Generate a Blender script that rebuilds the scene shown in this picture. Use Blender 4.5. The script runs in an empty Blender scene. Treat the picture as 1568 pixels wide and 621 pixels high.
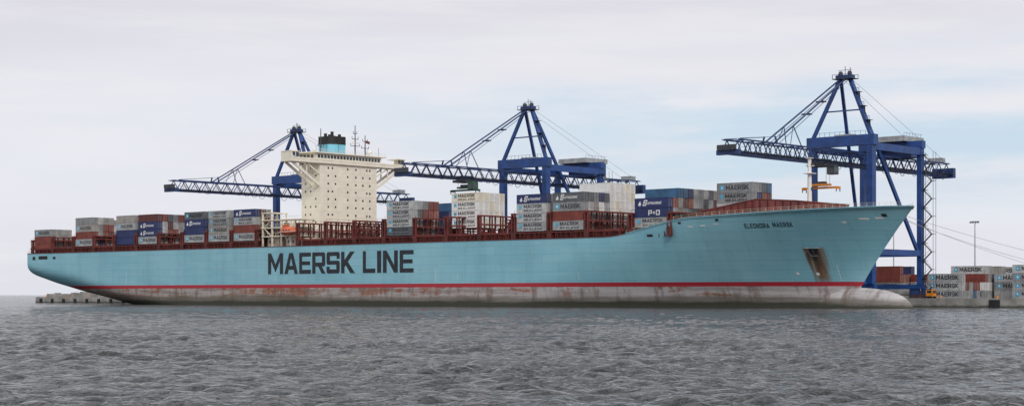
import bpy, math, random
import numpy as np
from mathutils import Vector, Matrix
random.seed(7); np.random.seed(7)
TH=math.radians(42.0); C,S=math.cos(TH),math.sin(TH)
S0=(-203.3,715.0)
sc=bpy.context.scene
ROT=-TH
def W(p):
    return (S0[0]+p[0]*C+p[1]*S, S0[1]-p[0]*S+p[1]*C, p[2])
# ---------------------------------------------------------------- materials
MATS={}
def newmat(name):
    m=bpy.data.materials.new(name); m.use_nodes=True
    nt=m.node_tree; nt.nodes.clear()
    out=nt.nodes.new('ShaderNodeOutputMaterial'); b=nt.nodes.new('ShaderNodeBsdfPrincipled')
    nt.links.new(b.outputs[0],out.inputs[0]); MATS[name]=m
    return m,nt,b
def N(nt,typ,**kw):
    n=nt.nodes.new(typ)
    for k,v in kw.items(): setattr(n,k,v)
    return n
def math_(nt,op,a,b=None,clamp=False,c=None):
    n=nt.nodes.new('ShaderNodeMath'); n.operation=op; n.use_clamp=clamp
    for i,x in enumerate((a,b,c)):
        if x is None: continue
        if isinstance(x,(int,float)): n.inputs[i].default_value=x
        else: nt.links.new(x,n.inputs[i])
    return n.outputs[0]
def mrange(nt,v,a,b,c=0.0,d=1.0):
    """linear clamp 0..1, smoothstep, then scale to c..d"""
    x=math_(nt,'MULTIPLY',math_(nt,'SUBTRACT',v,float(a)),1.0/(b-a),clamp=True)
    s=math_(nt,'MULTIPLY',math_(nt,'MULTIPLY',x,x),math_(nt,'SUBTRACT',3.0,math_(nt,'MULTIPLY',x,2.0)))
    if c==0.0 and d==1.0: return s
    return math_(nt,'MULTIPLY_ADD',s,float(d-c),c=float(c))
def mixc(nt,f,a,b,bt='MIX'):
    n=nt.nodes.new('ShaderNodeMix'); n.data_type='RGBA'; n.blend_type=bt
    if isinstance(f,(int,float)): n.inputs[0].default_value=f
    else: nt.links.new(f,n.inputs[0])
    for i,x in ((6,a),(7,b)):
        if isinstance(x,(tuple,list)): n.inputs[i].default_value=(*x[:3],1)
        else: nt.links.new(x,n.inputs[i])
    return n.outputs[2]
def noise(nt,vec,scale,detail=4,rough=0.55,sx=None,dist=0.0):
    if sx:
        mp=nt.nodes.new('ShaderNodeMapping'); mp.inputs['Scale'].default_value=sx; nt.links.new(vec,mp.inputs[0]); vec=mp.outputs[0]
    n=nt.nodes.new('ShaderNodeTexNoise'); n.inputs['Scale'].default_value=scale; n.inputs['Detail'].default_value=detail; n.inputs['Roughness'].default_value=rough; n.inputs['Distortion'].default_value=dist
    nt.links.new(vec,n.inputs['Vector']); return n.outputs['Fac']
def paint(name,col,rough=0.55,var=0.18,rust=0.0,streak=0.25,corr=False,metal=0.0,seed=0.0):
    m,nt,b=newmat(name)
    tc=N(nt,'ShaderNodeTexCoord'); o=tc.outputs['Object']
    n1=noise(nt,o,0.35+seed,5); n2=noise(nt,o,1.0,4,0.6,(1.6,1.6,0.14))
    lo=tuple(c*(1-var*1.6) for c in col); hi=tuple(min(1,c*(1+var)) for c in col)
    c=mixc(nt,mrange(nt,n1,0.3,0.7),lo,hi)
    c=mixc(nt,mrange(nt,n2,0.48,0.72,0,streak),c,tuple(x*0.45+0.015 for x in col))
    if rust>0:
        n3=noise(nt,o,0.9,6,0.7,(1,1,0.45))
        c=mixc(nt,mrange(nt,n3,0.56,0.68,0,rust),c,(0.16,0.055,0.025))
    nt.links.new(c,b.inputs['Base Color']); b.inputs['Roughness'].default_value=rough; b.inputs['Metallic'].default_value=metal
    if corr:
        sp=N(nt,'ShaderNodeSeparateXYZ'); nt.links.new(o,sp.inputs[0])
        v=math_(nt,'SINE',math_(nt,'MULTIPLY',math_(nt,'ADD',sp.outputs[0],sp.outputs[1]),2*math.pi/0.55))
        bp=N(nt,'ShaderNodeBump'); bp.inputs['Distance'].default_value=0.05; bp.inputs['Strength'].default_value=0.7
        nt.links.new(v,bp.inputs['Height']); nt.links.new(bp.outputs[0],b.inputs['Normal'])
    return m
paint('c_grey',(0.40,0.41,0.415),corr=True,rust=0.25)
paint('c_grey2',(0.27,0.28,0.285),corr=True,rust=0.4)
paint('c_grey3',(0.52,0.53,0.525),corr=True,rust=0.2)
paint('c_grey4',(0.36,0.345,0.32),corr=True,rust=0.5,streak=.45)
paint('c_dark',(0.11,0.125,0.14),corr=True,rust=0.2)
paint('c_navy',(0.018,0.034,0.13),corr=True,rust=0.12)
paint('c_blue',(0.03,0.12,0.24),corr=True,rust=0.2)
paint('c_red',(0.22,0.045,0.03),corr=True,rust=0.2)
paint('c_red2',(0.30,0.10,0.065),corr=True,rust=0.3)
paint('c_maroon',(0.11,0.028,0.025),corr=True,rust=0.2)
paint('c_white',(0.82,0.82,0.80),corr=True,rust=0.05,var=0.04,streak=.08)
paint('c_cream',(0.82,0.77,0.62),corr=True,rust=0.08,var=0.06,streak=.12)
paint('bar_steel',(0.33,0.34,0.35),0.5)
paint('gap_black',(0.02,0.02,0.022),0.8)
paint('ink',(0.014,0.018,0.028),0.5,var=0.3,streak=0.1)
paint('ink_white',(0.78,0.78,0.78),0.5,var=0.06)
paint('logo_blue',(0.10,0.42,0.62),0.5)
paint('deck_red',(0.11,0.022,0.018),0.65,var=0.35,rust=0.5,streak=0.5)
paint('deck_red2',(0.17,0.032,0.027),0.6,var=0.25,rust=0.35,streak=.4)
paint('cream',(0.84,0.79,0.66),0.45,var=0.04,rust=0.04,streak=0.1)
paint('cream2',(0.66,0.61,0.49),0.5,var=0.08,streak=0.3,rust=0.2)
paint('glass',(0.045,0.055,0.065),0.12,var=0.2,streak=0)
paint('crane_blue',(0.014,0.062,0.235),0.45,var=0.18,rust=0.12,streak=.3)
paint('crane_blue2',(0.018,0.046,0.15),0.55,var=0.25,rust=0.2)
paint('crane_grey',(0.36,0.38,0.39),0.5,corr=True)
paint('steel_dark',(0.045,0.05,0.06),0.5)
paint('orange',(0.62,0.13,0.05),0.45,var=0.1)
paint('yellow',(0.72,0.25,0.015),0.45,var=0.1,rust=0.15)
paint('green',(0.03,0.10,0.06),0.5)
paint('funnel_blue',(0.19,0.53,0.68),0.4,var=0.06)
paint('black_paint',(0.012,0.012,0.013),0.5)
paint('white_paint',(0.8,0.8,0.77),0.45,var=0.05)
paint('rope',(0.35,0.34,0.33),0.8)
paint('rubber',(0.015,0.015,0.016),0.8)
def concrete(name,col):
    m,nt,b=newmat(name); o=N(nt,'ShaderNodeTexCoord').outputs['Object']
    c=mixc(nt,mrange(nt,noise(nt,o,0.25,7,0.65),0.3,0.7),tuple(x*0.6 for x in col),tuple(x*1.15 for x in col))
    gz=N(nt,'ShaderNodeNewGeometry').outputs['Position']
    sp=N(nt,'ShaderNodeSeparateXYZ'); nt.links.new(gz,sp.inputs[0])
    zz=math_(nt,'ADD',sp.outputs[2],math_(nt,'MULTIPLY',noise(nt,o,0.8,4),1.0))
    c=mixc(nt,mrange(nt,zz,0.7,1.5,0.85,0.0),c,(0.045,0.05,0.035))
    nt.links.new(c,b.inputs['Base Color']); b.inputs['Roughness'].default_value=0.9
    bp=N(nt,'ShaderNodeBump'); bp.inputs['Strength'].default_value=0.4; nt.links.new(noise(nt,o,3,6),bp.inputs['Height']); nt.links.new(bp.outputs[0],b.inputs['Normal'])
concrete('concrete',(0.33,0.32,0.30)); concrete('asphalt',(0.10,0.10,0.10))
def hull_material():
    m,nt,b=newmat('hull_paint'); o=N(nt,'ShaderNodeTexCoord').outputs['Object']
    sp=N(nt,'ShaderNodeSeparateXYZ'); nt.links.new(o,sp.inputs[0]); x,y,z=sp.outputs
    cb=N(nt,'ShaderNodeCombineXYZ'); nt.links.new(x,cb.inputs[0]); nt.links.new(z,cb.inputs[1]); xz=cb.outputs[0]
    n1=noise(nt,xz,0.035,4); n2=noise(nt,xz,1,5,0.6,(0.22,0.02,1)); n5=noise(nt,xz,1,5,0.7,(0.05,0.9,1))
    blue=mixc(nt,mrange(nt,n1,0.35,0.65),(0.215,0.485,0.585),(0.27,0.55,0.64))
    blue=mixc(nt,mrange(nt,n2,0.43,0.72,0,0.32),blue,(0.17,0.37,0.43))
    blue=mixc(nt,mrange(nt,n5,0.48,0.72,0,0.34),blue,(0.40,0.60,0.66))
    br=N(nt,'ShaderNodeTexBrick'); br.inputs['Scale'].default_value=1.0; br.inputs['Brick Width'].default_value=13; br.inputs['Row Height'].default_value=2.7
    br.inputs['Mortar Size'].default_value=0.09; br.inputs['Color1'].default_value=(1,1,1,1); br.inputs['Color2'].default_value=(0.94,0.945,0.95,1); br.inputs['Mortar'].default_value=(0.82,0.84,0.85,1)
    nt.links.new(xz,br.inputs['Vector'])
    blue=mixc(nt,1.0,blue,br.outputs['Color'],'MULTIPLY')
    n6=noise(nt,xz,1,6,0.75,(0.5,0.10,1))
    lowmask=mrange(nt,z,6,14,1,0.3)
    blue=mixc(nt,math_(nt,'MULTIPLY',mrange(nt,n6,0.58,0.70,0,0.55),lowmask),blue,(0.17,0.13,0.10))
    # scattered fine rust weeps
    n9=noise(nt,xz,1,4,0.6,(1.6,0.16,1)); n10=noise(nt,xz,1,3,0.5,(0.03,0.12,1))
    wp=math_(nt,'MULTIPLY',mrange(nt,n9,0.66,0.74),mrange(nt,n10,0.5,0.62))
    blue=mixc(nt,math_(nt,'MULTIPLY',wp,0.55),blue,(0.22,0.11,0.06))
    dx=math_(nt,'ABSOLUTE',math_(nt,'SUBTRACT',x,372.3))
    nr=noise(nt,xz,1,5,0.65,(1.3,0.09,1))
    wid=mrange(nt,z,7,15,0.7,-0.3)
    dxx=math_(nt,'ADD',math_(nt,'ADD',dx,math_(nt,'MULTIPLY',math_(nt,'SUBTRACT',nr,0.5),6.0)),wid)
    am=math_(nt,'MULTIPLY',mrange(nt,dxx,1.1,3.3,1,0),math_(nt,'MULTIPLY',mrange(nt,z,6.8,9,0.45,1),mrange(nt,z,16.4,17.4,1,0)))
    rc=mixc(nt,mrange(nt,dxx,-0.2,1.3),(0.06,0.03,0.016),(0.20,0.10,0.045))
    blue=mixc(nt,math_(nt,'MULTIPLY',am,0.95),blue,rc)
    g1=noise(nt,xz,1,7,0.7,(0.045,0.5,1)); g2=noise(nt,xz,1,6,0.7,(0.35,0.09,1)); g3=noise(nt,xz,1,5,0.65,(0.02,0.12,1))
    fwd=mrange(nt,x,150,330)
    top_c=mixc(nt,fwd,(0.40,0.365,0.35),(0.50,0.48,0.49))
    low_c=mixc(nt,fwd,(0.22,0.18,0.165),(0.34,0.315,0.31))
    boot=mixc(nt,mrange(nt,g1,0.36,0.58),low_c,top_c)
    boot=mixc(nt,mrange(nt,g2,0.47,0.66,0,0.75),boot,(0.15,0.10,0.075))
    fw=mrange(nt,x,120,320,0.95,0.15)
    rust=math_(nt,'MULTIPLY',mrange(nt,g3,0.44,0.58),mrange(nt,noise(nt,xz,1,7,0.75,(0.18,0.45,1)),0.45,0.58))
    rust=math_(nt,'MULTIPLY',math_(nt,'MULTIPLY',rust,fw),mrange(nt,z,1.8,3.4,0.4,1))
    boot=mixc(nt,math_(nt,'MULTIPLY',rust,0.85),boot,(0.19,0.075,0.035))
    n7=noise(nt,xz,1,5,0.6,(0.06,0.3,1)); n8=noise(nt,xz,1,6,0.8,(0.5,0.25,1))
    r2=math_(nt,'MULTIPLY',mrange(nt,n7,0.54,0.60),mrange(nt,n8,0.42,0.52)); r2=math_(nt,'MULTIPLY',r2,mrange(nt,z,2.8,4.0,0,1))
    r2=math_(nt,'MULTIPLY',r2,mrange(nt,x,355,372,1,0.15))
    boot=mixc(nt,math_(nt,'MULTIPLY',r2,0.8),boot,(0.27,0.075,0.02))
    zz=math_(nt,'ADD',z,math_(nt,'MULTIPLY',math_(nt,'SUBTRACT',g1,0.5),3.0))
    zz=math_(nt,'ADD',zz,mrange(nt,x,368,385,0.0,0.9))
    boot=mixc(nt,mrange(nt,zz,2.6,4.2,0.75,0),boot,(0.115,0.10,0.075))
    boot=mixc(nt,mrange(nt,zz,1.2,2.4,0.92,0),boot,(0.034,0.038,0.024))
    red=mixc(nt,mrange(nt,g2,0.45,0.7,0,0.5),(0.42,0.022,0.04),(0.25,0.05,0.05))
    zr=math_(nt,'ADD',z,math_(nt,'MULTIPLY',math_(nt,'SUBTRACT',g2,0.5),0.25))
    c=mixc(nt,mrange(nt,zr,6.13,6.18),boot,red)
    c=mixc(nt,mrange(nt,z,7.4,7.44),c,blue)
    nt.links.new(c,b.inputs['Base Color'])
    nt.links.new(mrange(nt,z,6.2,7.4,0.8,0.5),b.inputs['Roughness'])
    bp=N(nt,'ShaderNodeBump'); bp.inputs['Strength'].default_value=0.5; bp.inputs['Distance'].default_value=0.12
    nt.links.new(noise(nt,xz,1,3,0.5,(0.35,0.35,1)),bp.inputs['Height']); nt.links.new(bp.outputs[0],b.inputs['Normal'])
hull_material()
def water_material():
    m,nt,b=newmat('sea_water'); o=N(nt,'ShaderNodeTexCoord').outputs['Object']
    c=mixc(nt,mrange(nt,noise(nt,o,0.02,4),0.35,0.65),(0.020,0.026,0.028),(0.030,0.036,0.036))
    nt.links.new(c,b.inputs['Base Color']); b.inputs['Roughness'].default_value=0.08; b.inputs['IOR'].default_value=1.33
    h1=noise(nt,o,3.6,4,0.6,(1,1.15,1),.4); h2=noise(nt,o,1.4,4,0.6,(1,1.15,1),.6); h3=noise(nt,o,0.45,3,0.55,(1,1.2,1),.5)
    gust=mrange(nt,noise(nt,o,0.035,4,0.6,(1,.6,1)),0.35,0.65,0.75,1.2)
    h=math_(nt,'ADD',math_(nt,'ADD',math_(nt,'MULTIPLY',h1,0.25),math_(nt,'MULTIPLY',h2,0.62)),math_(nt,'MULTIPLY',h3,0.9))
    h=math_(nt,'MULTIPLY',h,gust)
    bp=N(nt,'ShaderNodeBump'); bp.inputs['Strength'].default_value=1.0; bp.inputs['Distance'].default_value=1.0
    nt.links.new(h,bp.inputs['Height']); nt.links.new(bp.outputs[0],b.inputs['Normal'])
water_material()
# ---------------------------------------------------------------- mesh builder
class MB:
    def __init__(s): s.v=[]; s.f=[]; s.m=[]
    def add(s,vs,fs,mat):
        o=len(s.v); s.v.extend(vs)
        for f in fs: s.f.append([i+o for i in f]); s.m.append(mat)
    def box(s,x0,x1,y0,y1,z0,z1,mat):
        s.add([(x0,y0,z0),(x1,y0,z0),(x1,y1,z0),(x0,y1,z0),(x0,y0,z1),(x1,y0,z1),(x1,y1,z1),(x0,y1,z1)],
              [(0,3,2,1),(4,5,6,7),(0,1,5,4),(1,2,6,5),(2,3,7,6),(3,0,4,7)],mat)
    def beam(s,p,q,w,h,mat):
        p=Vector(p);q=Vector(q);d=(q-p).normalized(); up=Vector((0,0,1))
        if abs(d.z)>0.97: up=Vector((0,1,0))
        a=d.cross(up).normalized()*w/2; b=a.cross(d).normalized()*h/2
        vs=[tuple(r+x) for r in (p,q) for x in (-a-b,a-b,a+b,-a+b)]
        s.add(vs,[(0,3,2,1),(4,5,6,7),(0,1,5,4),(1,2,6,5),(2,3,7,6),(3,0,4,7)],mat)
    def cyl(s,p,q,r0,r1,mat,n=12):
        p=Vector(p);q=Vector(q);d=(q-p).normalized(); up=Vector((0,0,1))
        if abs(d.z)>0.97: up=Vector((0,1,0))
        a=d.cross(up).normalized(); b=a.cross(d).normalized()
        vs=[]
        for r,c in ((r0,p),(r1,q)):
            for i in range(n):
                t=2*math.pi*i/n; vs.append(tuple(c+a*math.cos(t)*r+b*math.sin(t)*r))
        s.add(vs,[(i,(i+1)%n,n+(i+1)%n,n+i) for i in range(n)]+[tuple(range(n))[::-1],tuple(range(n,2*n))],mat)
    def poly(s,pts,mat): s.add(list(pts),[tuple(range(len(pts)))],mat)
    def ellipsoid(s,c,r,mat,n=16,k=10):
        vs=[];fs=[]
        for j in range(k+1):
            ph=math.pi*j/k
            for i in range(n):
                a=2*math.pi*i/n
                vs.append((c[0]+r[0]*math.cos(ph),c[1]+r[1]*math.sin(ph)*math.cos(a),c[2]+r[2]*math.sin(ph)*math.sin(a)))
        for j in range(k):
            for i in range(n): fs.append((j*n+i,j*n+(i+1)%n,(j+1)*n+(i+1)%n,(j+1)*n+i))
        s.add(vs,fs,mat)
    def build(s,name,parent=None,origin=(0,0,0),smooth=False):
        me=bpy.data.meshes.new(name)
        vs=[(v[0]-origin[0],v[1]-origin[1],v[2]-origin[2]) for v in s.v]
        me.from_pydata(vs,[],s.f)
        names=sorted(set(s.m)); idx={n:i for i,n in enumerate(names)}
        for n in names: me.materials.append(MATS[n])
        me.polygons.foreach_set('material_index',[idx[x] for x in s.m])
        if smooth: me.polygons.foreach_set('use_smooth',[True]*len(me.polygons))
        me.update()
        ob=bpy.data.objects.new(name,me); sc.collection.objects.link(ob)
        if parent:
            po=parent['o']; ob.parent=parent; ob.location=(origin[0]-po[0],origin[1]-po[1],origin[2]-po[2])
        else:
            ob.location=W(origin); ob.rotation_euler=(0,0,ROT)
        return ob
def empty(name,origin):
    e=bpy.data.objects.new(name,None); sc.collection.objects.link(e); e.location=W(origin); e.rotation_euler=(0,0,ROT); e['o']=[float(v) for v in origin]; e.empty_display_size=3
    return e
# ---------------------------------------------------------------- letters
R=lambda a,b,c,d:[(a,b),(c,b),(c,d),(a,d)]
V_=R(0,0,.25,1)
G={
'E':(.92,[V_,R(.25,.81,1,1),R(.25,.41,.93,.59),R(.25,0,1,.19)]),
'F':(.9,[V_,R(.25,.81,1,1),R(.25,.40,.9,.59)]),
'L':(.86,[V_,R(.25,0,1,.2)]),
'I':(.28,[R(0,0,1,1)]),
'S':(1,[[(0,.81),(1,.81),(1,.93),(.92,1),(.08,1),(0,.93)],R(0,.59,.26,.81),[(0,.59),(0,.49),(.08,.41),(.74,.41),(1,.41),(1,.51),(.92,.59)],R(.74,.19,1,.41),[(0,.19),(0,.07),(.08,0),(.92,0),(1,.07),(1,.19)],R(.76,.68,1,.81),R(0,.19,.24,.32)]),
'A':(1.08,[[(0,0),(.25,0),(.5,.76),(.5,1),(.36,1)],[(1,0),(.64,1),(.5,1),(.5,.76),(.75,0)],[(.316,.2),(.684,.2),(.622,.39),(.378,.39)]]),
'R':(1,[V_,[(.25,.82),(.74,.82),(1,.82),(1,.92),(.92,1),(.25,1)],R(.75,.52,1,.82),[(.25,.34),(.92,.34),(1,.42),(1,.52),(.25,.52)],[(.46,.34),(.74,.34),(1.02,0),(.72,0)]]),
'K':(1.02,[V_,[(.25,.62),(.66,1),(1,1),(.5,.53),(1.02,0),(.68,0),(.34,.37),(.25,.29)]]),
'N':(1,[V_,R(.75,0,1,1),[(.25,1),(.25,.66),(.75,0),(.75,.34)]]),
'M':(1.22,[R(0,0,.21,1),R(.79,0,1,1),[(.21,1),(.21,.62),(.5,.08),(.5,.46)],[(.79,1),(.5,.46),(.5,.08),(.79,.62)]]),
'D':(1,[V_,[(.25,.81),(1,.81),(1,.86),(.84,1),(.25,1)],R(.75,.19,1,.81),[(.25,0),(.84,0),(1,.14),(1,.19),(.25,.19)]]),
'O':(1,[R(0,.19,.25,.81),R(.75,.19,1,.81),[(0,.81),(1,.81),(1,.9),(.9,1),(.1,1),(0,.9)],[(0,.19),(0,.1),(.1,0),(.9,0),(1,.1),(1,.19)]]),
'P':(.95,[V_,R(.25,.82,1,1),R(.75,.52,1,.82),R(.25,.34,1,.52)]),
'+':(.6,[R(0,.4,1,.6),R(.4,.15,.6,.4),R(.4,.6,.6,.85)]),
' ':(.5,[])}
def text(mb,st,x0,z0,length,h,fn,mat,gap=.11):
    tot=sum(G[c][0] for c in st)+gap*(len(st)-1); k=length/tot; x=x0
    for c in st:
        w,ps=G[c]
        for p in ps: mb.poly([fn(x+a*w*k,z0+b*h) for a,b in p],mat)
        x+=(w+gap)*k
# ---------------------------------------------------------------- hull
def ztop(t):
    x=min(1,max(0,(t-312)/33)); z=20.9+5.0*x*x*(3-2*x)
    if t>345: z+=(t-345)/52*2.3
    return z
def stem(z): return 380.5+16.5*min(1,max(0,(z-5)/23.2))**1.08
def hb(t,z):
    if t<125:
        zk=np.interp(t,[0,10,25,45,65,90,125],[9,6.5,3.6,.6,-2.5,-5,-6]); zf=np.interp(t,[0,30,60,90,125],[17.5,14.5,9,3,-4])
        s=(z-zk)/(zf-zk)
        if s<=0: return 0.0
        if s>=1: return 28.0
        return 28.0*(1-(1-s)**3)**.5
    k=min(1,max(0,z/28)); tf=268+57*k**1.3; ts=stem(z)
    if t<=tf: return 28.0
    q=min(1,(t-tf)/(ts-tf)); p=1.7+.9*k; r=1-.3*k
    return 28.0*max(0,1-q**p)**r
e=bpy.data.objects.new('container_ship',None); sc.collection.objects.link(e); e.location=W((0,0,0)); e.rotation_euler=(0,0,ROT); e['o']=[0.0,0.0,0.0]; ship=e
def grid_hull():
    st=list(np.linspace(0,10,9))+list(np.linspace(13,125,30))+list(np.linspace(135,265,14))
    fr=[1-(1-f)**1.5 for f in np.linspace(0,1,60)][1:]
    NL=30
    cols=[]
    for t in st:
        zt=ztop(t); zb=np.interp(t,[0,10,25,45,65,90,125],[9,6.5,3.6,.6,-2.5,-5,-6])+1e-4 if t<125 else -6
        zb=max(zb,-4)if t>75 else zb
        cols.append([(t,hb(t,zb+(zt-zb)*(j/(NL-1))**1.25),zb+(zt-zb)*(j/(NL-1))**1.25) for j in range(NL)])
    for f in fr:
        t0=265+f*(397-265); zt=ztop(t0); col=[]
        for j in range(NL):
            z=-4+(zt+4)*(j/(NL-1))**1.25
            t=265+f*(stem(z)-265); col.append((t,hb(t,z) if f<1 else 0.0,z))
        cols.append(col)
    M=MB(); n=len(cols)
    for side in (-1,1):
        vs=[(t,28+side*b,z) for c in cols for t,b,z in c]
        fs=[]
        for i in range(n-1):
            for j in range(NL-1):
                a=i*NL+j; q=(a,a+NL,a+NL+1,a+1); fs.append(q if side<0 else q[::-1])
        M.add(vs,fs,'hull_paint')
    c=cols[0]
    for j in range(NL-1):
        a=c[j];b=c[j+1]; M.poly([(0,28-a[1],a[2]),(0,28-b[1],b[2]),(0,28+b[1],b[2]),(0,28+a[1],a[2])],'hull_paint')
    M.build('hull',ship,smooth=True)
    D=MB()
    for i in range(n-1):
        a=cols[i][-1]; b=cols[i+1][-1]
        D.poly([(a[0],28-a[1]+.02,a[2]-.5),(b[0],28-b[1]+.02,b[2]-.5),(b[0],28+b[1]-.02,b[2]-.5),(a[0],28+a[1]-.02,a[2]-.5)],'deck_red')
        for sd in (-1,1):
            if a[1]>.3:
                D.beam((a[0],28+sd*a[1],a[2]+.04),(b[0],28+sd*b[1],b[2]+.04),.35,.18,'deck_red2' if a[0]<318 else 'hull_paint')
    D.build('weather_deck',ship)
    Rr=MB()
    for i in range(n-1):
        a=cols[i][-1]; b=cols[i+1][-1]
        if b[0]>396: continue
        mt='deck_red2' if a[0]<318 else 'cream2'
        for sd in (-1,1):
            for dz in (.55,1.1):
                Rr.beam((a[0],28+sd*(a[1]-.3),a[2]+dz),(b[0],28+sd*max(0,b[1]-.3),b[2]+dz),.05,.05,mt)
            L=math.hypot(b[0]-a[0],b[1]-a[1]); k=max(1,int(L/1.8))
            for m_ in range(k):
                f=m_/k; t=a[0]+(b[0]-a[0])*f; bb=a[1]+(b[1]-a[1])*f; zz=a[2]+(b[2]-a[2])*f
                Rr.beam((t,28+sd*(bb-.3),zz),(t,28+sd*(bb-.3),zz+1.1),.06,.06,mt)
    Rr.build('deck_railing',ship)
grid_hull()
B=MB(); vs=[];fs=[];K=26;n=28
for j in range(K+1):
    f=j/K; t=362+ (397.2-362)*(1-(1-f)**1.8)
    r=max(0.0,1-max(0,(t-375)/(22.2))**3.4)**.5 if t>375 else 1
    for i in range(n):
        a=2*math.pi*i/n; vs.append((t,28+5.0*r*math.cos(a),-.4+(6.5*r if math.sin(a)>0 else 5*r)*math.sin(a)-0.6*(t-362)/34))
for j in range(K):
    for i in range(n): fs.append((j*n+i,(j+1)*n+i,(j+1)*n+(i+1)%n,j*n+(i+1)%n))
B.add(vs,fs,'hull_paint'); B.build('bulbous_bow',ship,smooth=True)
T=MB()
side=lambda x,z:(x,28-hb(x,z)-.05,z)
text(T,'MAERSK',156,11.1,45.6,7.4,side,'ink',.10)
text(T,'LINE',205.6,11.1,24.4,7.4,side,'ink',.12)
text(T,'ELEONORA',357.0,22.4,6.8,1.3,side,'ink',.35)
text(T,'MAERSK',364.8,22.6,5.2,1.3,side,'ink',.35)
for (tt,zz,w,h) in [(366,9.4,.7,.7),(371,9.2,.8,.8),(340,23,1.6,.35),(344,23.2,1.6,.35),(348,23.6,1.6,.3),(386,24.4,2.2,.5),(389.5,24.6,1.6,.5),(382,23.5,1.0,.5)]:
    T.poly([side(tt,zz),side(tt+w,zz),side(tt+w,zz+h),side(tt,zz+h)],'ink_white')
for k in range(9):
    for tt in (376.5,240,70): T.poly([side(tt,7.8+k*.5),side(tt+.35,7.8+k*.5),side(tt+.35,8.0+k*.5),side(tt,8.0+k*.5)],'ink_white')
for (a,b,z0,z1) in [(4,6,18.2,19.6),(8.5,15,18.4,19.8),(19,21,18.4,19.4),(326,328,20.6,21.3),(337,338,24,24.6),(349,350,24.6,25.2),(391,392,25.2,26)]:
    T.poly([side(a,z0),side(b,z0),side(b,z1),side(a,z1)],'gap_black')
for tt in (30,95,160,250,300):
    T.poly([side(tt,8.3),side(tt+.12,8.3),side(tt+.12,10.2),side(tt,10.2)],'ink_white')
T.build('hull_lettering',ship)
A=MB()
def hs(t,z,o): return (t,28-hb(t,z)-o,z)
A.poly([hs(371.2,16.5,.06),hs(373.5,16.5,.06),hs(373.3,15.2,.06),hs(371.4,15.2,.06)],'gap_black')
A.beam(hs(372.3,16.6,.3),hs(372.3,14.4,.45),.3,.3,'steel_dark')
A.beam(hs(371.2,14.6,.45),hs(373.4,14.6,.45),.35,.4,'steel_dark')
A.beam(hs(371.25,14.6,.45),hs(371.0,15.8,.4),.25,.3,'steel_dark'); A.beam(hs(373.35,14.6,.45),hs(373.6,15.8,.4),.25,.3,'steel_dark')
A.beam(hs(370.5,16.8,.15),hs(374.1,16.8,.15),.25,.25,'hull_paint')
A.build('anchor',ship)
# ---------------------------------------------------------------- hatch coaming, lashing bridges
ZC=23.4; BAYS=[4.0,19.0,34.0,48.3,62.2,76.8,91.3,106.0,120.6,135.4]
FB=[172.5,187.2,201.8,216.3,230.9,245.5,260.1,274.7,289.5,304.3,321.0]
D=MB()
for a in BAYS+FB:
    w0=1.8
    D.box(a+.1,a+12.3,w0+.5,56-w0-.5,20.5,22.5,'deck_red')
    D.box(a+.3,a+12.1,w0,56-w0,22.51,23.3,'deck_red2')
    for k in range(6):
        D.box(a+1+k*2,a+1.25+k*2,w0-.9,w0-.003,20.6,23.1,'deck_red')
for t in np.arange(2,320,3.05):
    if 150<t<170: continue
    D.beam((t,.7,20.9),(t,.7,22.9),.22,.3,'deck_red')
D.box(1,149,.45,.6,22.7,22.95,'deck_red2'); D.box(171,316,.45,.6,22.7,22.95,'deck_red2')
D.build('hatch_covers',ship)
L=MB()
gaps=[b-1.1 for b in BAYS]+[148.7]+[b-1.1 for b in FB]+[334.2]
for g in gaps:
    top=29.0 if g>150 else 27.4
    if g<5: top=26.5
    if 335>g>316: top=27.6
    for dt in (-.5,.55):
        for w in np.arange(.9,56,2.58 if dt<0 else 5.16):
            L.box(g+dt-.16,g+dt+.16,w-.2,w+.2,20.6,top,'deck_red')
        for z in (23.3,26.1,top-.12):
            if z<=top: L.box(g+dt-.2,g+dt+.2,.5,55.5,z-.22,z+.22,'deck_red2')
    for z in (23.3,26.1,top-.12): L.box(g-.29,g+.34,.52,55.48,z-.05,z+.05,'deck_red')
    L.box(g-.9,g+.95,.35,.49,20.6,23.2,'deck_red'); L.box(g-.75,g-.45,.3,.49,23.2,top,'deck_red2'); L.box(g+.45,g+.8,.3,.49,23.2,top,'deck_red2')
    L.box(g-.7,g+.75,.2,.29,top-.5,top+.1,'deck_red2')
    for w in np.arange(.6,56,5.16):
        L.box(g+.5,g+.56,w,w+.06,top,top+1.0,'deck_red')
    L.box(g+.5,g+.56,.6,55.4,top+.95,top+1.0,'deck_red')
    for w in np.arange(.9,53,5.16):
        L.beam((g+.55,w,20.9),(g+.55,w+2.58,23.2),.14,.14,'deck_red')
        L.beam((g+.55,w+2.58,20.9),(g+.55,w,23.2),.14,.14,'deck_red')
        L.beam((g+.55,w,23.4),(g+.55,w+2.58,26.0),.12,.12,'deck_red')
L.build('lashing_bridges',ship)
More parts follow.
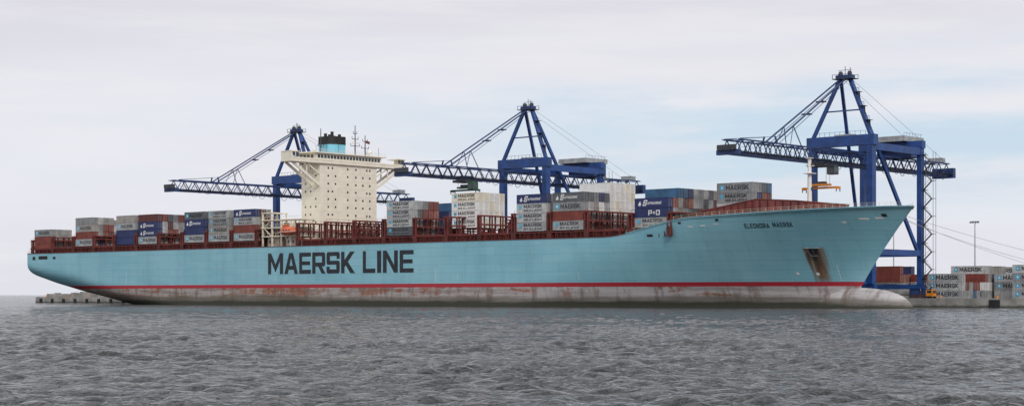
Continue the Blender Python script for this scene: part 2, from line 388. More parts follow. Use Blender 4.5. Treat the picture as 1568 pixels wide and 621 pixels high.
# ---------------------------------------------------------------- containers
GREYS=['c_grey','c_grey','c_grey2','c_grey3','c_grey4']
def rnd():
    r=random.random()
    return random.choice(GREYS) if r<.50 else 'c_dark' if r<.60 else 'c_navy' if r<.68 else 'c_red' if r<.79 else 'c_red2' if r<.86 else 'c_maroon' if r<.93 else 'c_blue' if r<.97 else 'c_white'
def container(M,t,w,z,col,label=None,Ln=12.19,H=2.83,far=False):
    B_=2.44; i=.07
    M.box(t+i,t+Ln-i,w+i,w+B_-i,z+.05,z+H-.06,col)
    if not far:
        for a in (t,t+Ln-.16):
            for b in (w,w+B_-.16): M.box(a,a+.16,b,b+.16,z,z+H,col)
        for zz in (z+.003,z+H-.17):
            for b in (w+.02,w+B_-.14): M.box(t+.163,t+Ln-.163,b,b+.12,zz,zz+.15,col)
            for a in (t+.02,t+Ln-.14): M.box(a,a+.12,w+.163,w+B_-.163,zz,zz+.15,col)
    for b in (.42,.85,1.5,1.95):
        M.box(t+Ln-i+.003,t+Ln-i+.055,w+b,w+b+.06,z+.2,z+H-.22,'bar_steel')
    M.box(t+Ln-i+.002,t+Ln-i+.02,w+1.2,w+1.24,z+.2,z+H-.2,'gap_black')
    f=lambda x,zz:(x,w+i-.03,zz)
    if label=='M':
        M.poly([f(t+1.0,z+.75),f(t+2.5,z+.75),f(t+2.5,z+2.15),f(t+1.0,z+2.15)],'logo_blue')
        M.poly([(q[0],q[1]-.01,q[2]) for q in (f(t+1.4,z+1.45),f(t+1.75,z+1.1),f(t+2.1,z+1.45),f(t+1.75,z+1.8))],'ink_white')
        text(M,'MAERSK',t+3.1,z+.8,7.9,1.35,f,'ink',.14)
    elif label=='MS':
        M.poly([f(t+1.0,z+1.2),f(t+2.2,z+1.2),f(t+2.2,z+2.3),f(t+1.0,z+2.3)],'logo_blue')
        text(M,'MAERSK',t+2.9,z+1.4,7.6,1.05,f,'ink',.14); text(M,'SEALAND',t+2.9,z+.4,7.6,.6,f,'ink',.3)
    elif label=='S':
        g=lambda x,zz:(x+(zz-z-1)*.35,w+i-.03,zz)
        text(M,'S',t+3.0,z+.55,1.3,1.7,g,'ink_white',.2); text(M,'AFMARINE',t+4.5,z+.9,5.2,.75,g,'ink_white',.2)
        M.poly([f(t+1.2,z+.9),f(t+1.8,z+.5),f(t+2.4,z+.9),f(t+2.0,z+2.0)],'ink_white')
    elif label=='P':
        text(M,'P+O',t+5,z+.6,4.2,1.5,f,'ink_white',.2)
def stack(t,w0,cols,z=ZC,rows=None,name='container_stack',H=2.87,Ln=12.19,fill=None,far=False,over=None):
    M=MB()
    rows=rows or [len(cols)]*5
    for r,nt_ in enumerate(rows):
        for k in range(nt_):
            if r==0 and k<len(cols): c,l=cols[k]
            else:
                c=fill[(r+k)%len(fill)] if fill else rnd(); l=None
                if k>=max([0]+rows[:r]) : l='M' if c.startswith('c_grey') else None
            if over and (r,k) in over: c,l=over[(r,k)]
            container(M,t,w0+r*2.52,z+k*H,c,l,Ln=Ln,H=H-.04,far=far)
    return M.build(name,None,(t,w0,z))
g,g2,g3,g4,dk,nv,bl,rd,mr='c_grey','c_grey2','c_grey3','c_grey4','c_dark','c_navy','c_blue','c_red','c_maroon'
stack(4.0,.9,[(rd,None),(rd,None),(g2,'M')],z=22.2,rows=[3,3,3,3,2,1])
stack(19.0,.9+13,[(rd,None),(g3,None),(g,None)],rows=[3,3,4,4,2])
stack(34.0,.9,[(g,'M'),(rd,None),(g4,'M'),(g2,None)],rows=[4,4,4,4,3,3,3])
stack(62.2,.9,[(nv,None),(nv,None),(g,'M'),(g4,None)],rows=[4,4,4,3,3])
stack(76.8,.9,[(g,'M'),(nv,'S'),(nv,'S'),(mr,None)],rows=[4]*7,over={(1,3):(rd,None),(2,3):(dk,None),(3,3):(g2,None),(4,3):(rd,None)})
stack(106.0,.9,[(g,'M'),(nv,None),(nv,'S'),(dk,'M')],rows=[4,4,4,4])
stack(120.6,.9,[(g,'M'),(g4,'M'),(g2,'MS'),(g,'MS')],rows=[4,4,4,4])
stack(135.4,.9,[(g,'M'),(rd,None),(g,'MS'),(nv,'S')],rows=[4,4,4])
stack(216.3,.9,[(dk,'MS'),(g3,'MS'),(g,'MS'),(g3,'MS')],rows=[4,4,4,4,4],over={(1,3):(g,None),(2,3):(g2,None),(3,3):(rd,None),(4,3):(rd,None)})
stack(216.3,18,[(nv,None),(bl,None),(nv,None)],rows=[3,4])
stack(238.7,9,[('c_white','MS'),('c_white','MS'),('c_white','MS'),('c_cream','MS')],z=25.6,rows=[4]*5,fill=['c_white','c_cream','c_white'])
stack(274.7,.9,[(g,'MS'),(g3,'MS'),(g3,'MS'),(nv,'S')],rows=[4,4,4,3])
stack(289.5,.9,[(g,'MS'),(rd,None),(g2,'M'),(dk,'S')],rows=[4]*5,over={(1,3):(dk,None),(2,3):(g2,None)})
stack(289.5,13.8,[('c_white',None)]*5,rows=[5]*5,fill=['c_white','c_white','c_white','c_cream'],z=23.9)
stack(321.0,1.2,[(g,'MS'),(nv,'P'),(nv,'S')],rows=[3,3,4,4,4,4,4,4,4,4],over={(2,3):(bl,None),(3,3):(bl,None),(4,3):(nv,None),(5,3):(g,None),(6,3):(g2,None)})
stack(344.5,9.5,[(g3,None),(g2,'MS'),(g2,'M')],z=27.2,rows=[3,3,3,3])
# ---------------------------------------------------------------- accommodation
H=MB()
H.box(158,168,14,42,20.5,51,'cream')
H.box(156,159,17,39,20.5,54,'cream')
H.box(158.5,168.02,13.98,42.02,21,21.2,'cream2')
for k in range(10):
    z=23.6+k*2.8
    H.box(157.98,168.02,13.98,42.02,z-1.0,z-.96,'cream2')
    for w in ([18,21.5,27.5,31.5,35,38.5] if k%3 else [18,20,27.5,31.5,37,38.5]):
        if k==0: continue
        H.box(168.021,168.05,w-.36,w+.36,z+.35,z+1.05,'glass')
    for t in (160.2,163,165.8):
        if (k+int(t))%3==0: continue
        H.box(t-.3,t+.3,13.93,13.979,z+.35,z+1.0,'glass')
H.box(167,171,20,36,20.6,27,'cream')
for w in range(21,36,3): H.box(171.001,171.04,w,w+1,24,25,'glass')
H.build('accommodation_block',ship)
Bd=MB()
Bd.box(163,168.8,0,56,51.0,51.6,'cream')
for y0,y1 in ((0,.25),(55.75,56)): Bd.box(163,168.8,y0,y1,51.6,54.4,'cream')
Bd.box(168.5,168.8,.25,55.75,51.603,52.6,'cream'); Bd.box(163,163.3,.25,14,51.603,52.9,'cream'); Bd.box(163,163.3,42,55.75,51.603,52.9,'cream')
Bd.box(158.5,168.4,12,44,51.603,54.6,'cream')
Bd.box(157.8,169.2,10,46,54.61,55.0,'cream')
Bd.box(163.2,168.9,-.1,4,54.45,54.75,'cream'); Bd.box(163.2,168.9,52,56.1,54.45,54.75,'cream')
for w in np.arange(12.6,43,1.55): Bd.box(168.401,168.46,w,w+1.15,52.9,54.1,'glass')
for w in (.6,2.2,52.6,54.2): Bd.box(168.6,168.7,w,w+1.2,53.0,54.3,'glass')
for t in (159.4,161.4,163.4,165.4): Bd.box(t,t+1.3,11.94,11.999,52.9,54.1,'glass')
Bd.box(168.805,168.84,.3,55.7,52.0,52.1,'cream2')
for sgn,wi,wo in ((1,14,1.2),(-1,42,54.8)):
    for t in (164,167.6):
        Bd.beam((t,wi,43.2),(t,wo,51),.5,.9,'cream'); Bd.beam((t,wi,47.5),(t,wi-sgn*6.2,50.8),.35,.5,'cream')
        Bd.beam((t,wi-sgn*6,47),(t,wi-sgn*6,51),.35,.4,'cream')
for k in range(29):
    Bd.box(169.0,169.06,10+k*1.25,10.06+k*1.25,55.0,56.0,'white_paint')
Bd.box(168.98,169.08,10,46,56.0,56.07,'white_paint'); Bd.box(168.98,169.08,10,46,55.5,55.56,'white_paint')
Bd.build('navigation_bridge',ship)
F=MB()
pr=lambda x0,x1,y0,y1,c:[(x0+c,y0),(x1-c,y0),(x1,y0+c),(x1,y1-c),(x1-c,y1),(x0+c,y1),(x0,y1-c),(x0,y0+c)]
def prism(M,pts,z0,z1,mat):
    n=len(pts); M.add([(x,y,z0) for x,y in pts]+[(x,y,z1) for x,y in pts],[(i,(i+1)%n,n+(i+1)%n,n+i) for i in range(n)]+[tuple(range(n,2*n)),tuple(range(n))[::-1]],mat)
prism(F,pr(154.5,163.4,23.8,32.2,1.8),54.6,58.9,'funnel_blue'); prism(F,pr(154.4,163.5,23.7,32.3,1.8),58.91,61.8,'black_paint')
prism(F,pr(153.9,164,23.3,32.7,1.8),54.2,55.4,'cream')
for t,w,h in ((157,26.5,63.2),(159.5,27.5,63.8),(161.3,29.5,62.8),(157.5,30,62.6),(160,25.8,62.6)): F.cyl((t,w,61.5),(t,w,h),.6,.6,'black_paint')
F.build('funnel',ship)
Mt=MB()
def mast(t,w,z0,z1,bars,mat='steel_dark',r=.26):
    Mt.cyl((t,w,z0),(t,w,z1),r,r*.5,mat,8)
    for z,l in bars: Mt.beam((t,w-l,z),(t,w+l,z),.2,.2,mat); Mt.beam((t,w-l,z),(t,w-l,z+.9),.13,.13,mat); Mt.beam((t,w+l,z),(t,w+l,z+.9),.13,.13,mat)
mast(166,33,55,66,[(58.5,2.2),(61,1.5),(63,.9)]); mast(165.5,38.5,55,62.8,[(58,1.8),(60.5,1.2)]); mast(160,21.5,55,64.5,[(58,1.4),(60.8,.9)])
Mt.beam((166,31.5,59.6),(166,34.8,59.6),.25,.4,'white_paint'); Mt.ellipsoid((165,41,56.6),(1.1,1.1,1.1),'white_paint'); Mt.ellipsoid((164,15,56.2),(.8,.8,.8),'white_paint')
for t,w in ((167,13),(167,18),(167,24),(167,44),(160,44),(160,12)): Mt.beam((t,w,55),(t,w,57+random.random()*1.6),.1,.1,'steel_dark')
Mt.beam((165.8,38.6,60.4),(165.8,40.6,60.0),.05,1.0,'deck_red2')
Mt.build('radar_masts',ship)
K=MB()
for t in (150.2,155.5,160.5,165.5,170.2):
    for w in (2.4,9): K.box(t-.25,t+.25,w-.25,w+.25,20.6,33 if t<158 else 30.4,'cream')
for z,a,b in ((24.5,150,171),(27.6,150,171),(30.4,150,171),(33,150,156)):
    K.box(a-.2,b+.0,2.0,9.4,z,z+.3,'cream')
    for k in range(int((b-a)/1.5)): K.box(a+k*1.5,a+k*1.5+.07,2.1,2.17,z+.3,z+1.3,'cream2')
    K.box(a,b,2.08,2.18,z+1.3,z+1.38,'cream2')
K.box(150.5,157,10,30,20.6,30,'cream'); K.box(151,157.5,4,8.9,20.6,24.4,'cream2')
K.box(160,168,5,13.9,20.6,27.5,'cream'); K.box(168.3,171.6,4,12,20.6,23.9,'cream2')
for t in (152,154,161,163.5,166): K.box(t,t+.8,3.93 if t<156 else 4.93,3.995 if t<156 else 4.995,22.3,23.3,'glass')
K.beam((151,2.2,27.8),(155,2.2,24.8),.5,.2,'cream2'); K.beam((155,2.2,30.6),(151.5,2.2,27.9),.5,.2,'cream2')
K.build('engine_casing_decks',ship)
Lb=MB()
def lifeboat(M,t,w,z):
    n=14;k=14;vs=[];fs=[]
    for j in range(k+1):
        f=j/k*2-1; r=(1-abs(f)**2.6)**.5
        for i in range(n):
            a=2*math.pi*i/n; x=math.cos(a); y=math.sin(a)
            vs.append((t+f*4.3,w+1.5*r*x,z+(1.7*r if y>0 else 1.4*r)*y))
    for j in range(k):
        for i in range(n): fs.append((j*n+i,j*n+(i+1)%n,(j+1)*n+(i+1)%n,(j+1)*n+i))
    M.add(vs,fs,'orange'); M.box(t-2.6,t-.6,w-.8,w+.8,z+1.2,z+2.3,'orange')
    for q in (-1.5,0,1.5): M.box(t+q,t+q+.6,w-1.56,w-1.45,z+.2,z+.6,'glass')
    M.box(t-4.1,t+4.1,w-1.58,w+1.58,z-.25,z-.1,'white_paint')
    for q in (-3,3):
        M.beam((t+q,w+1.6,z-3),(t+q,w-.2,z+3.4),.35,.4,'cream'); M.beam((t+q,w-.2,z+3.4),(t+q,w-.2,z+1.2),.08,.08,'steel_dark')
lifeboat(Lb,166.2,.9,26.2); lifeboat(Lb,166.2,55.1,26.2)
Lb.build('lifeboats',ship)
Fc=MB()
ridge=[(336,2.2,24.6,25.5),(345,3.6,25.2,27.9),(358,9.5,25.9,30.8),(366,17,26.4,30.4),(377,28,27,29.2)]
rid=ridge+[(t,56-w,a,b) for t,w,a,b in ridge[-2::-1]]
for (a,b) in zip(rid[:-1],rid[1:]):
    Fc.poly([(a[0],a[1],a[2]-2),(b[0],b[1],b[2]-2),(b[0],b[1],b[3]),(a[0],a[1],a[3])],'deck_red2')
    Fc.beam((a[0],a[1],a[3]),(b[0],b[1],b[3]),.4,.25,'deck_red2')
    L_=math.hypot(b[0]-a[0],b[1]-a[1]); k=int(L_/2)
    for i in range(k):
        f=(i+.5)/k; p=[a[q]+(b[q]-a[q])*f for q in range(4)]
        Fc.beam((p[0]+.15,p[1]-.15,p[2]-1),(p[0]+.15,p[1]-.15,p[3]-.1),.2,.3,'deck_red')
for (a,b) in zip(ridge[:-1],ridge[1:]): Fc.poly([(a[0],a[1],a[3]-.3),(b[0],b[1],b[3]-.3),(b[0],56-b[1],b[3]-.3),(a[0],56-a[1],a[3]-.3)],'deck_red')
Fc.box(380,386,24,32,25,28.4,'deck_red2')
Fc.build('breakwater',ship)
Fm=MB()
Fm.cyl((364,28,26),(364,28,43),.75,.5,'white_paint'); Fm.box(362.6,365.4,26.6,29.4,38.6,38.8,'white_paint'); Fm.box(363.2,364.8,27.2,28.8,43,43.25,'white_paint')
Fm.beam((364,25.5,41),(364,30.5,41),.2,.2,'white_paint'); Fm.cyl((364,28,43),(364,28,45.5),.1,.06,'steel_dark',6)
for z in (34,41,43.4): Fm.box(364.7,365.2,27.7,28.3,z,z+.6,'glass')
Fm.build('foremast',ship)
Rp=MB()
def rope(p,q,sag,r=.05):
    p=Vector(p);q=Vector(q);n=18;pr_=p
    for i in range(1,n+1):
        f=i/n; c=p.lerp(q,f)-Vector((0,0,sag*4*f*(1-f))); Rp.cyl(pr_,c,r,r,'rope',5); pr_=c
rope((393,29,26),(482,62,2.9),2.5); rope((391,31,25.6),(452,62,2.9),2); rope((390,32,25.4),(478,62,2.9),4); rope((2,50,19),(-70,62,2.8),2)
Rp.build('mooring_lines',ship)
# ---------------------------------------------------------------- quay cranes
QZ=2.4
def crane(t0,trolley,spr_z,spr_mat,cabmat='steel_dark'):
    e=empty('quay_crane',(t0,64,QZ)); ys,yl=64,94.5; hw=10.3; b1='crane_blue'; b2='crane_blue2'
    P=MB()
    for x in (-hw,hw):
        P.box(t0+x-1.0,t0+x+1.0,ys-1.15,ys+1.15,QZ+4.6,52.2,b1); P.box(t0+x-.8,t0+x+.8,yl-.95,yl+.95,QZ+4.6,50.2,b1)
        P.box(t0+x-.7,t0+x+.7,ys+1.151,yl-.951,16,17.8,b1); P.box(t0+x-.7,t0+x+.7,ys+1.151,yl-.951,48.0,50.2,b1)
        P.beam((t0+math.copysign(1.6,x),66,71),(t0+x,yl-1.5,17),.95,.95,b1)
        P.beam((t0+x,ys,52.2),(t0+math.copysign(1.5,x),66,71.0),1.05,1.05,b1)
    P.box(t0-hw-1.6,t0+hw+1.6,ys-1.3,ys+1.3,49.4,52.6,b1)
    P.box(t0-hw-1.2,t0+hw+1.2,yl-1.1,yl+1.1,50.21,52.6,b1)
    P.box(t0-hw+.801,t0+hw-.801,yl-.8,yl+.8,15.9,17.7,b1)
    for y in (ys,yl):
        P.box(t0-hw-1.5,t0+hw+1.5,y-.8,y+.8,QZ+3.2,QZ+4.6,b1)
        for x in (-hw,hw):
            for k in (-2,2):
                P.box(t0+x+k-1.6,t0+x+k+1.6,y-.5,y+.5,QZ+1.3,QZ+3.2,'crane_blue2')
                for q in (-1,1): P.cyl((t0+x+k+q,y-.35,QZ+.6),(t0+x+k+q,y+.35,QZ+.6),.55,.55,'steel_dark',12)
            P.box(t0+x+(3.8 if x>0 else -4.4),t0+x+(4.4 if x>0 else -3.8),y-.4,y+.4,QZ+1.6,QZ+2.4,'yellow')
    P.beam((t0-6,65,60.5),(t0+6,65,60.5),.4,.4,b1)
    P.box(t0-2.8,t0+2.8,64.9,67.1,70.6,71.6,b2); P.box(t0-3.4,t0+3.4,63.8,68.2,70.3,70.5,'steel_dark')
    for x in (-3.3,-1.2,1.2,3.3):
        P.beam((t0+x,63.9,70.4),(t0+x,63.9,71.7),.12,.12,b2); P.beam((t0+x,68.1,70.4),(t0+x,68.1,71.7),.12,.12,b2)
    P.beam((t0-3.4,63.9,71.7),(t0+3.4,63.9,71.7),.12,.12,b2); P.beam((t0-3.4,68.1,71.7),(t0+3.4,68.1,71.7),.12,.12,b2)
    for x in (-1.6,1.6): P.cyl((t0+x-.3,66,72),(t0+x+.3,66,72),.9,.9,'steel_dark',14)
    P.beam((t0,66,71.5),(t0,66,74.3),.14,.14,'steel_dark'); P.beam((t0-2.4,66,73.2),(t0+2.4,66,73.2),.12,.12,'steel_dark'); P.beam((t0+3,64,70.5),(t0+3,64,73.6),.12,.12,'steel_dark')
    for z,y in ((57,64.5),(61.5,65),(66,65.5)):
        xx=hw-(hw-1.5)*(z-52.2)/18.8
        P.box(t0+xx-.2,t0+xx+1.9,y-1.1,y+1.1,z,z+.12,'steel_dark')
        P.beam((t0+xx+1.8,y-1,z),(t0+xx+1.8,y-1,z+1.2),.1,.1,b2); P.beam((t0+xx,y-1,z+1.2),(t0+xx+1.8,y-1,z+1.2),.1,.1,b2)
        P.beam((t0+xx+1.4,y,z),(t0+xx+1.9,y-.5,z-4.4),.5,.1,'steel_dark')
    P.build('portal_frame',e)
    Bm=MB(); y0,y1=3.5,129; zb,zt=43.8,47.6; hx=2.6; nseg=24; dy=(y1-y0)/nseg
    for x in (-hx,hx):
        Bm.beam((t0+x,y0,zb),(t0+x,y1,zb),.5,.6,b2); Bm.beam((t0+x,y0+1,zt),(t0+x,y1-1,zt),.38,.42,b2)
        for i in range(nseg):
            a=y0+i*dy
            Bm.beam((t0+x,a,zb),(t0+x,a+dy/2,zt),.24,.24,b2); Bm.beam((t0+x,a+dy/2,zt),(t0+x,a+dy,zb),.24,.24,b2)
        ex=x+math.copysign(1.1,x)
        Bm.box(t0+min(x,ex),t0+max(x,ex),y0,y1,zb+.35,zb+.43,'steel_dark')
        Bm.beam((t0+ex,y0,zb+1.5),(t0+ex,y1,zb+1.5),.07,.07,b2)
        for i in range(48): a=y0+i*(y1-y0)/48; Bm.beam((t0+ex,a,zb+.4),(t0+ex,a,zb+1.5),.07,.07,b2)
    for i in range(nseg+1):
        a=y0+i*dy
        Bm.beam((t0-hx,a,zt),(t0+hx,a,zt),.2,.2,b2)
        if i%3==0: Bm.beam((t0-hx,a,zt),(t0+hx,min(y1,a+dy),zt),.16,.16,b2)
    Bm.box(t0-3.8,t0+3.8,y0-1.0,y0+.2,zb-.6,zb+.8,b2); Bm.box(t0-3.2,t0+3.2,y0-1.6,y0-1.1,zb+.8,zb+2.2,'steel_dark')
    Bm.box(t0-3.9,t0+3.9,y1-.4,y1+1.4,zb-.9,zb+2.4,b2); Bm.box(t0-2.4,t0+2.4,y1-6,y1-3,zt+.4,zt+1.8,'crane_grey')
    n=30; d=(124-8)/n
    for i in range(n):
        a=8+i*d; pv=(t0+3.6,a,zb-.1); dep=(.9+1.3*((i*7)%5)/5)*(1.0 if i>7 else .5)
        for k in range(1,7):
            f=k/6; c=(t0+3.6,a+d*f,zb-.1-dep*4*f*(1-f)); Bm.beam(pv,c,.12,.12,'steel_dark'); pv=c
    Bm.build('boom',e)
    St=MB()
    for x in (-2,2):
        St.beam((t0+x*.5,66,71),(t0+x*.9,24,zt+.4),.34,.4,b2); St.beam((t0+x*.5,66,70),(t0+x*.9,26.5,zt+.4),.14,.14,b2)
        St.beam((t0+x*1.3,24,zt),(t0+x*.9,24,zt+2.2),.4,.4,b2)
        St.beam((t0+x*1.3,37,zt),(t0+x*.8,34,zt+6.0),.22,.22,b2); St.beam((t0+x*1.3,31,zt),(t0+x*.8,34,zt+6.0),.16,.16,b2)
        St.beam((t0+x*.7,66,71),(t0+x*1.3,126,zt+.4),.06,.06,b2)
        St.beam((t0+x*.9,24,zt+2),(t0+x*1.3,5,zt+.3),.12,.12,b2)
    for y in (44,52): St.box(t0-1.4,t0+1.4,y-.8,y+.8,zt+ (y-24)*.55-1.0,zt+(y-24)*.55-.6,'steel_dark')
    St.build('stays',e)
    Hs=MB()
    Hs.box(t0-6.6,t0+6.6,90.5,103.5,52.62,54.3,'crane_grey'); Hs.box(t0-6.2,t0+6.2,96,103,47.8,52.6,b1)
    for k in range(3): Hs.box(t0+6.201,t0+6.24,97+k*2.1,98+k*2.1,50.2,51.2,'glass')
    Hs.box(t0-4,t0+2,66.5,69.5,51.0,53.4,'crane_grey')
    for x in np.arange(-9,9.1,1.8): Hs.beam((t0+x,ys-1.2,52.6),(t0+x,ys-1.2,53.8),.08,.08,b2)
    Hs.beam((t0-9,ys-1.2,53.8),(t0+9,ys-1.2,53.8),.08,.08,b2)
    for y in np.arange(91,103,1.8): Hs.beam((t0+6.4,y,54.3),(t0+6.4,y,55.3),.07,.07,b2)
    Hs.beam((t0+6.4,91,55.3),(t0+6.4,103,55.3),.07,.07,b2)
    Hs.build('machinery_house',e)
    Sr=MB(); x0,x1=t0+hw+1.1,t0+hw+3.9; z=QZ+1; k=0
    while z<47:
        a,b=(x0,x1) if k%2==0 else (x1,x0)
        Sr.beam((a,yl,z),(b,yl,z+2.7),.8,.14,'steel_dark'); Sr.beam((a,yl-.5,z+1),(b,yl-.5,z+3.7),.06,.06,'steel_dark')
        Sr.box(b-.2,b+1.0,yl-.7,yl+1.2,z+2.7,z+2.8,'steel_dark')
        z+=2.8;k+=1
    for xx in (x0+.1,x1+.9):
        for yy in (yl-.7,yl+1.1): Sr.beam((xx,yy,QZ),(xx,yy,49),.1,.1,b2)
    Sr.build('stair_tower',e)
    Tr=MB(); y=trolley
    Tr.box(t0-3.2,t0+3.2,y-3,y+3,zb-1.3,zb-.5,'steel_dark'); Tr.box(t0+3.6,t0+6.0,y-2.6,y+.2,zb-3.9,zb-1.2,cabmat); Tr.box(t0+3.9,t0+5.8,y-2.66,y-2.605,zb-3.6,zb-2,'glass')
    Tr.box(t0+6.001,t0+6.04,y-2.4,y-.3,zb-3.2,zb-1.9,'glass'); Tr.box(t0-2.2,t0+2.2,y-2,y+2,zb-.49,zb+1.0,'steel_dark')
    if spr_z:
        for dx in (-2.4,2.4):
            for dyy in (-1,1): Tr.beam((t0+dx,y+dyy,zb-1.3),(t0+dx,y+dyy,spr_z+1.7),.07,.07,'steel_dark')
        Tr.box(t0-3,t0+3,y-1.1,y+1.1,spr_z+.9,spr_z+1.5,spr_mat); Tr.box(t0-6.1,t0+6.1,y-.4,y+.4,spr_z,spr_z+.6,spr_mat)
        for dx in (-6.1,5.8): Tr.box(t0+dx,t0+dx+.3,y-1.2,y+1.2,spr_z-.2,spr_z+.5,spr_mat)
        for dx in (-6,5.8):
            for dyy in (-1.1,1.0): Tr.box(t0+dx,t0+dx+.25,y+dyy,y+dyy+.15,spr_z-1,spr_z-.2,'steel_dark')
        Tr.box(t0-1.5,t0+1.5,y-.9,y+.9,spr_z+1.51,spr_z+2.2,'steel_dark')
    Tr.build('trolley_and_spreader',e)
crane(353,52,35.8,'yellow'); crane(222,33,39.6,'green','green'); crane(95,75,None,None)
# ---------------------------------------------------------------- quay & yard
Q=MB()
Q.box(-88,1400,60,61.2,-3,2.75,'concrete')
Q.poly([(-88,61.2,QZ),(1400,61.2,QZ),(6000,900,QZ),(6000,5000,QZ),(-88,5000,QZ)],'concrete')
Q.box(-88.5,-88.003,60,5000,-3,2.5,'concrete')
for t in np.arange(-84,380,9.5):
    Q.box(t,t+1.4,59.3,59.997,-.3,1.9,'rubber')
for t in np.arange(404,600,19): Q.box(t,t+3.2,59.6,59.998,-1,2.3,'gap_black')
for t in np.arange(-80,600,18): Q.cyl((t,60.7,2.75),(t,60.7,3.3),.35,.28,'yellow',10); Q.cyl((t,60.7,3.3),(t,60.7,3.5),.5,.5,'yellow',10)
Q.build('quay',None,(0,60,0))
G_=MB(); G_.poly([(-80,62.5,QZ+.01),(1400,62.5,QZ+.01),(1400,380,QZ+.01),(-80,380,QZ+.01)],'asphalt')
for w in (63.4,64.6,93.9,95.1): G_.box(-75,1000,w-.06,w+.06,QZ+.012,QZ+.06,'steel_dark')
G_.build('container_yard_pavement',None,(0,60,0))
Bk=MB()
random.seed(5)
for t in np.arange(-84,8,4.2):
    for r in range(2):
        h=1.1+random.random()*1.5
        Bk.box(t+random.random(),t+3.6,62+r*4+random.random(),65+r*4,QZ+.02,QZ+h+ (1.2 if t>-58 else -.2),'concrete')
Bk.build('concrete_blocks',None,(-84,62,QZ))
random.seed(11)
def ystack(t,w,tiers,rows,cols=None):
    tiers_l=[max(1,tiers-random.choice((0,0,0,1))) for _ in range(rows)]; tiers_l[0]=tiers
    cols=cols or [(lambda c:(c,'M' if c.startswith('c_grey') else None))(rnd()) for _ in range(tiers)]
    stack(t,w,cols,z=QZ+.1,rows=tiers_l,H=2.7)
ystack(334,112,4,4,[(g,'M'),(g2,'M'),(rd,None),(rd,None)])
ystack(320,112,4,4)
ystack(347,118,3,3,[(rd,None),(g,'M'),(rd,None)])
ystack(358.5,108,3,5,[(g,'M'),(g3,'M'),(g,'M')])
ystack(358.5,124,4,6)
ystack(372,128,3,6,[(g,None),(g2,'M'),(g,'M')])
ystack(372,146,4,5)
ystack(386,112,4,5,[(g,'M'),(g,'M'),(g2,'M'),(g3,'M')])
ystack(386,130,5,6,[(g,'M'),(g,'M'),(g2,'M'),(g3,None),(g,'M')])
ystack(399.5,116,5,5,[(g,'M'),(rd,None),(g2,'M'),(g3,'M'),(g,'M')])
ystack(413,112,5,5); ystack(427,112,4,5); ystack(441,114,5,5); ystack(400,146,5,6); ystack(414,150,5,6); ystack(358,150,4,6); ystack(342,150,3,6)
for t in (455,470,485,500): ystack(t,114,4,5)
for (t,w,h) in ((354,150,29),(430,190,30),(300,190,30)):
    Y=MB(); Y.cyl((t,w,QZ),(t,w,h),.28,.14,'bar_steel',10); Y.box(t-1.6,t+1.6,w-.3,w+.3,h-.1,h+.15,'bar_steel')
    for k in (-1.4,-.5,.5,1.4): Y.box(t+k-.3,t+k+.3,w-.7,w-.301,h-.5,h-.1,'steel_dark')
    Y.build('light_mast',None,(t,w,QZ))
def truck(t,w):
    e=empty('terminal_tractor',(t,w,QZ)); M=MB()
    M.box(t,t+13,w+.1,w+2.4,QZ+1.2,QZ+1.5,'steel_dark'); M.box(t+13.2,t+15.4,w,w+2.5,QZ+.9,QZ+2.9,'yellow'); M.box(t+13.6,t+15.0,w-.03,w-.002,QZ+1.9,QZ+2.7,'glass'); M.box(t+15.401,t+15.44,w+.3,w+2.2,QZ+1.8,QZ+2.7,'glass')
    for k in (1.2,2.5,13,14.8):
        M.cyl((t+k,w-.05,QZ+.5),(t+k,w+.3,QZ+.5),.5,.5,'rubber',14); M.cyl((t+k,w+2.2,QZ+.5),(t+k,w+2.55,QZ+.5),.5,.5,'rubber',14)
    M.build('tractor_body',e)
truck(362,76)
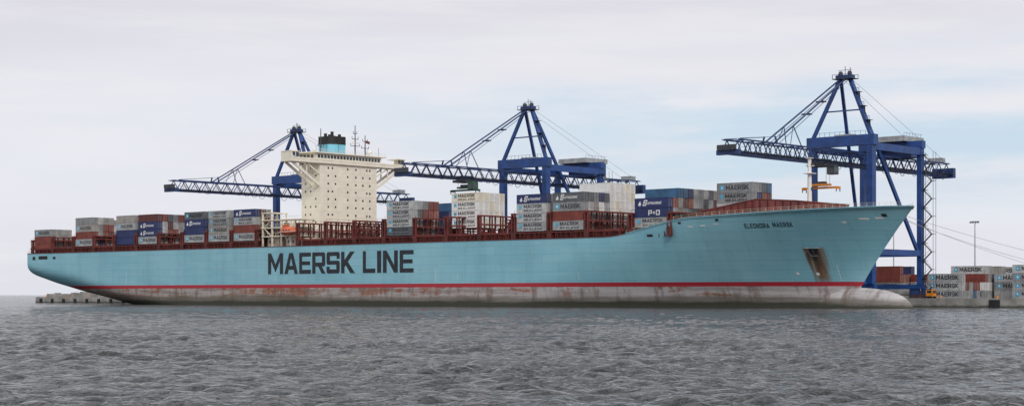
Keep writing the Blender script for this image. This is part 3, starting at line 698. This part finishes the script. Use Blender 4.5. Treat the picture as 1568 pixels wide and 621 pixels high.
# ---------------------------------------------------------------- sea
def sea():
    xs=np.concatenate([[-30000,-8000,-2500,-900,-400],np.linspace(-175,200,1350),[450,900,2500,8000,30000]])
    ys=[32.0]
    while ys[-1]<720: ys.append(ys[-1]*1.0034)
    ys=np.concatenate([[-3000,-300,-20],ys,[900,1500,3000,7000,15000,40000]])
    X,Yy=np.meshgrid(xs,ys); dyr=np.gradient(ys); Z=np.zeros_like(X)
    rs=np.random.RandomState(3)
    def rfield(cell):   # smooth random field from a coarse random lattice
        n=512; Lr=rs.normal(size=(n,n)); u=(X/cell)%n; v=(Yy/cell)%n
        i=np.floor(u).astype(int)%n; j=np.floor(v).astype(int)%n; fu=u-np.floor(u); fv=v-np.floor(v)
        fu=fu*fu*(3-2*fu); fv=fv*fv*(3-2*fv); i2=(i+1)%n; j2=(j+1)%n
        return (Lr[i,j]*(1-fu)+Lr[i2,j]*fu)*(1-fv)+(Lr[i,j2]*(1-fu)+Lr[i2,j2]*fu)*fv
    w1=rfield(6.3); w2=rfield(3.1); w3=rfield(17.0)
    mod=np.clip(1+.28*rfield(11.0)+.2*w3,.35,1.8)
    for i in range(44):
        lam=.7*(5.0/.7)**(i/43.0); a=.0098*lam*(1.0 if lam<1.8 else (1.8/lam)**.9)
        th=math.radians(-115)+rs.normal()*.95; k=2*math.pi/lam
        fade=np.clip(lam/(2.2*np.maximum(dyr,.28))-.6,0,1)[:,None]
        ph=(X*math.cos(th)+Yy*math.sin(th))*k+rs.uniform(0,6.28)+rs.normal()*1.6*w1+rs.normal()*.8*w2+rs.normal()*2*w3
        w=np.sin(ph); Z+=a*fade*(w+.3*(1-np.abs(np.sin(ph*.5+i)))*1.2)
    edge=np.clip((200-np.abs(X-12))/25,0,1)*np.clip((Yy-30)/6,0,1)*np.clip((720-Yy)/60,0,1)
    Z*=mod*edge
    nv_=X.size; nx=len(xs); ny=len(ys)
    me=bpy.data.meshes.new('water'); me.vertices.add(nv_)
    me.vertices.foreach_set('co',np.stack([X,Yy,Z],-1).astype(np.float32).ravel())
    i=np.arange(nx-1)[None,:]+np.arange(ny-1)[:,None]*nx
    q=np.stack([i,i+1,i+1+nx,i+nx],-1).reshape(-1,4); nf=len(q)
    me.loops.add(nf*4); me.loops.foreach_set('vertex_index',q.ravel().astype(np.int32))
    me.polygons.add(nf); me.polygons.foreach_set('loop_start',(np.arange(nf)*4).astype(np.int32)); me.polygons.foreach_set('loop_total',np.full(nf,4,np.int32))
    me.polygons.foreach_set('use_smooth',np.ones(nf,bool)); me.update(calc_edges=True)
    me.materials.append(MATS['sea_water']); ob=bpy.data.objects.new('water',me); sc.collection.objects.link(ob)
sea()
# ---------------------------------------------------------------- world
w=bpy.data.worlds.new("World"); sc.world=w; w.use_nodes=True; nt=w.node_tree; nt.nodes.clear()
out=N(nt,'ShaderNodeOutputWorld'); bg=N(nt,'ShaderNodeBackground'); bg.inputs['Strength'].default_value=0.1
sky=N(nt,'ShaderNodeTexSky'); sky.sky_type='NISHITA'; sky.sun_disc=False; sky.sun_elevation=math.radians(38); sky.sun_rotation=math.radians(165)
tc=N(nt,'ShaderNodeTexCoord').outputs['Generated']; sp=N(nt,'ShaderNodeSeparateXYZ'); nt.links.new(tc,sp.inputs[0]); dx,dy,dz=sp.outputs
n1=noise(nt,tc,1.0,6,0.55,(4.0,4.0,26)); n2=noise(nt,tc,1.0,5,0.6,(5,5,45)); n3=noise(nt,tc,1.0,3,0.5,(2.2,2.2,12))
cl=mixc(nt,mrange(nt,n3,0.35,0.65),(7.6,7.6,8.25),(8.3,8.3,8.8))
cl=mixc(nt,mrange(nt,dz,0.10,0.19,0,0.75),cl,(6.8,6.65,7.4))
cl=mixc(nt,mrange(nt,dz,0.0,0.05,0.5,0),cl,(7.3,7.5,8.1))
cl=mixc(nt,mrange(nt,n2,0.42,0.66,0,0.4),cl,(8.7,8.7,9.0))
cl=mixc(nt,mrange(nt,dz,0.25,0.8,0,0.8),cl,(11,10.9,11))
band=math_(nt,'MULTIPLY',mrange(nt,dz,0.03,0.075),mrange(nt,dz,0.11,0.155,1,0))
rx=mrange(nt,dx,-0.22,0.18,0.15,1.0)
hole=math_(nt,'MULTIPLY',math_(nt,'MULTIPLY',band,rx),mrange(nt,n1,0.36,0.58))
blue=mixc(nt,0.85,sky.outputs[0],(5.4,7.1,8.6))
c=mixc(nt,math_(nt,'MULTIPLY',hole,0.8),cl,blue)
nt.links.new(c,bg.inputs[0]); nt.links.new(bg.outputs[0],out.inputs[0])
sd=bpy.data.lights.new('sun','SUN'); sd.energy=1.5; sd.angle=math.radians(16); sd.color=(1,.95,.88); so=bpy.data.objects.new('sun',sd); sc.collection.objects.link(so)
az=math.radians(165); el=math.radians(38)
d=Vector((math.sin(az)*math.cos(el),math.cos(az)*math.cos(el),math.sin(el)))
so.rotation_euler=(-d).to_track_quat('-Z','Y').to_euler(); so.location=(0,0,200)
sc.view_settings.view_transform='Standard'; sc.view_settings.look='None'; sc.view_settings.exposure=0; sc.view_settings.gamma=1
cd=bpy.data.cameras.new('camera'); cam=bpy.data.objects.new('camera',cd); sc.collection.objects.link(cam)
cam.location=(0,0,3.7); cam.rotation_euler=(math.radians(90),0,0); cd.sensor_width=36; cd.lens=59.92; cd.shift_y=0.0896; cd.clip_start=1; cd.clip_end=60000
sc.camera=cam
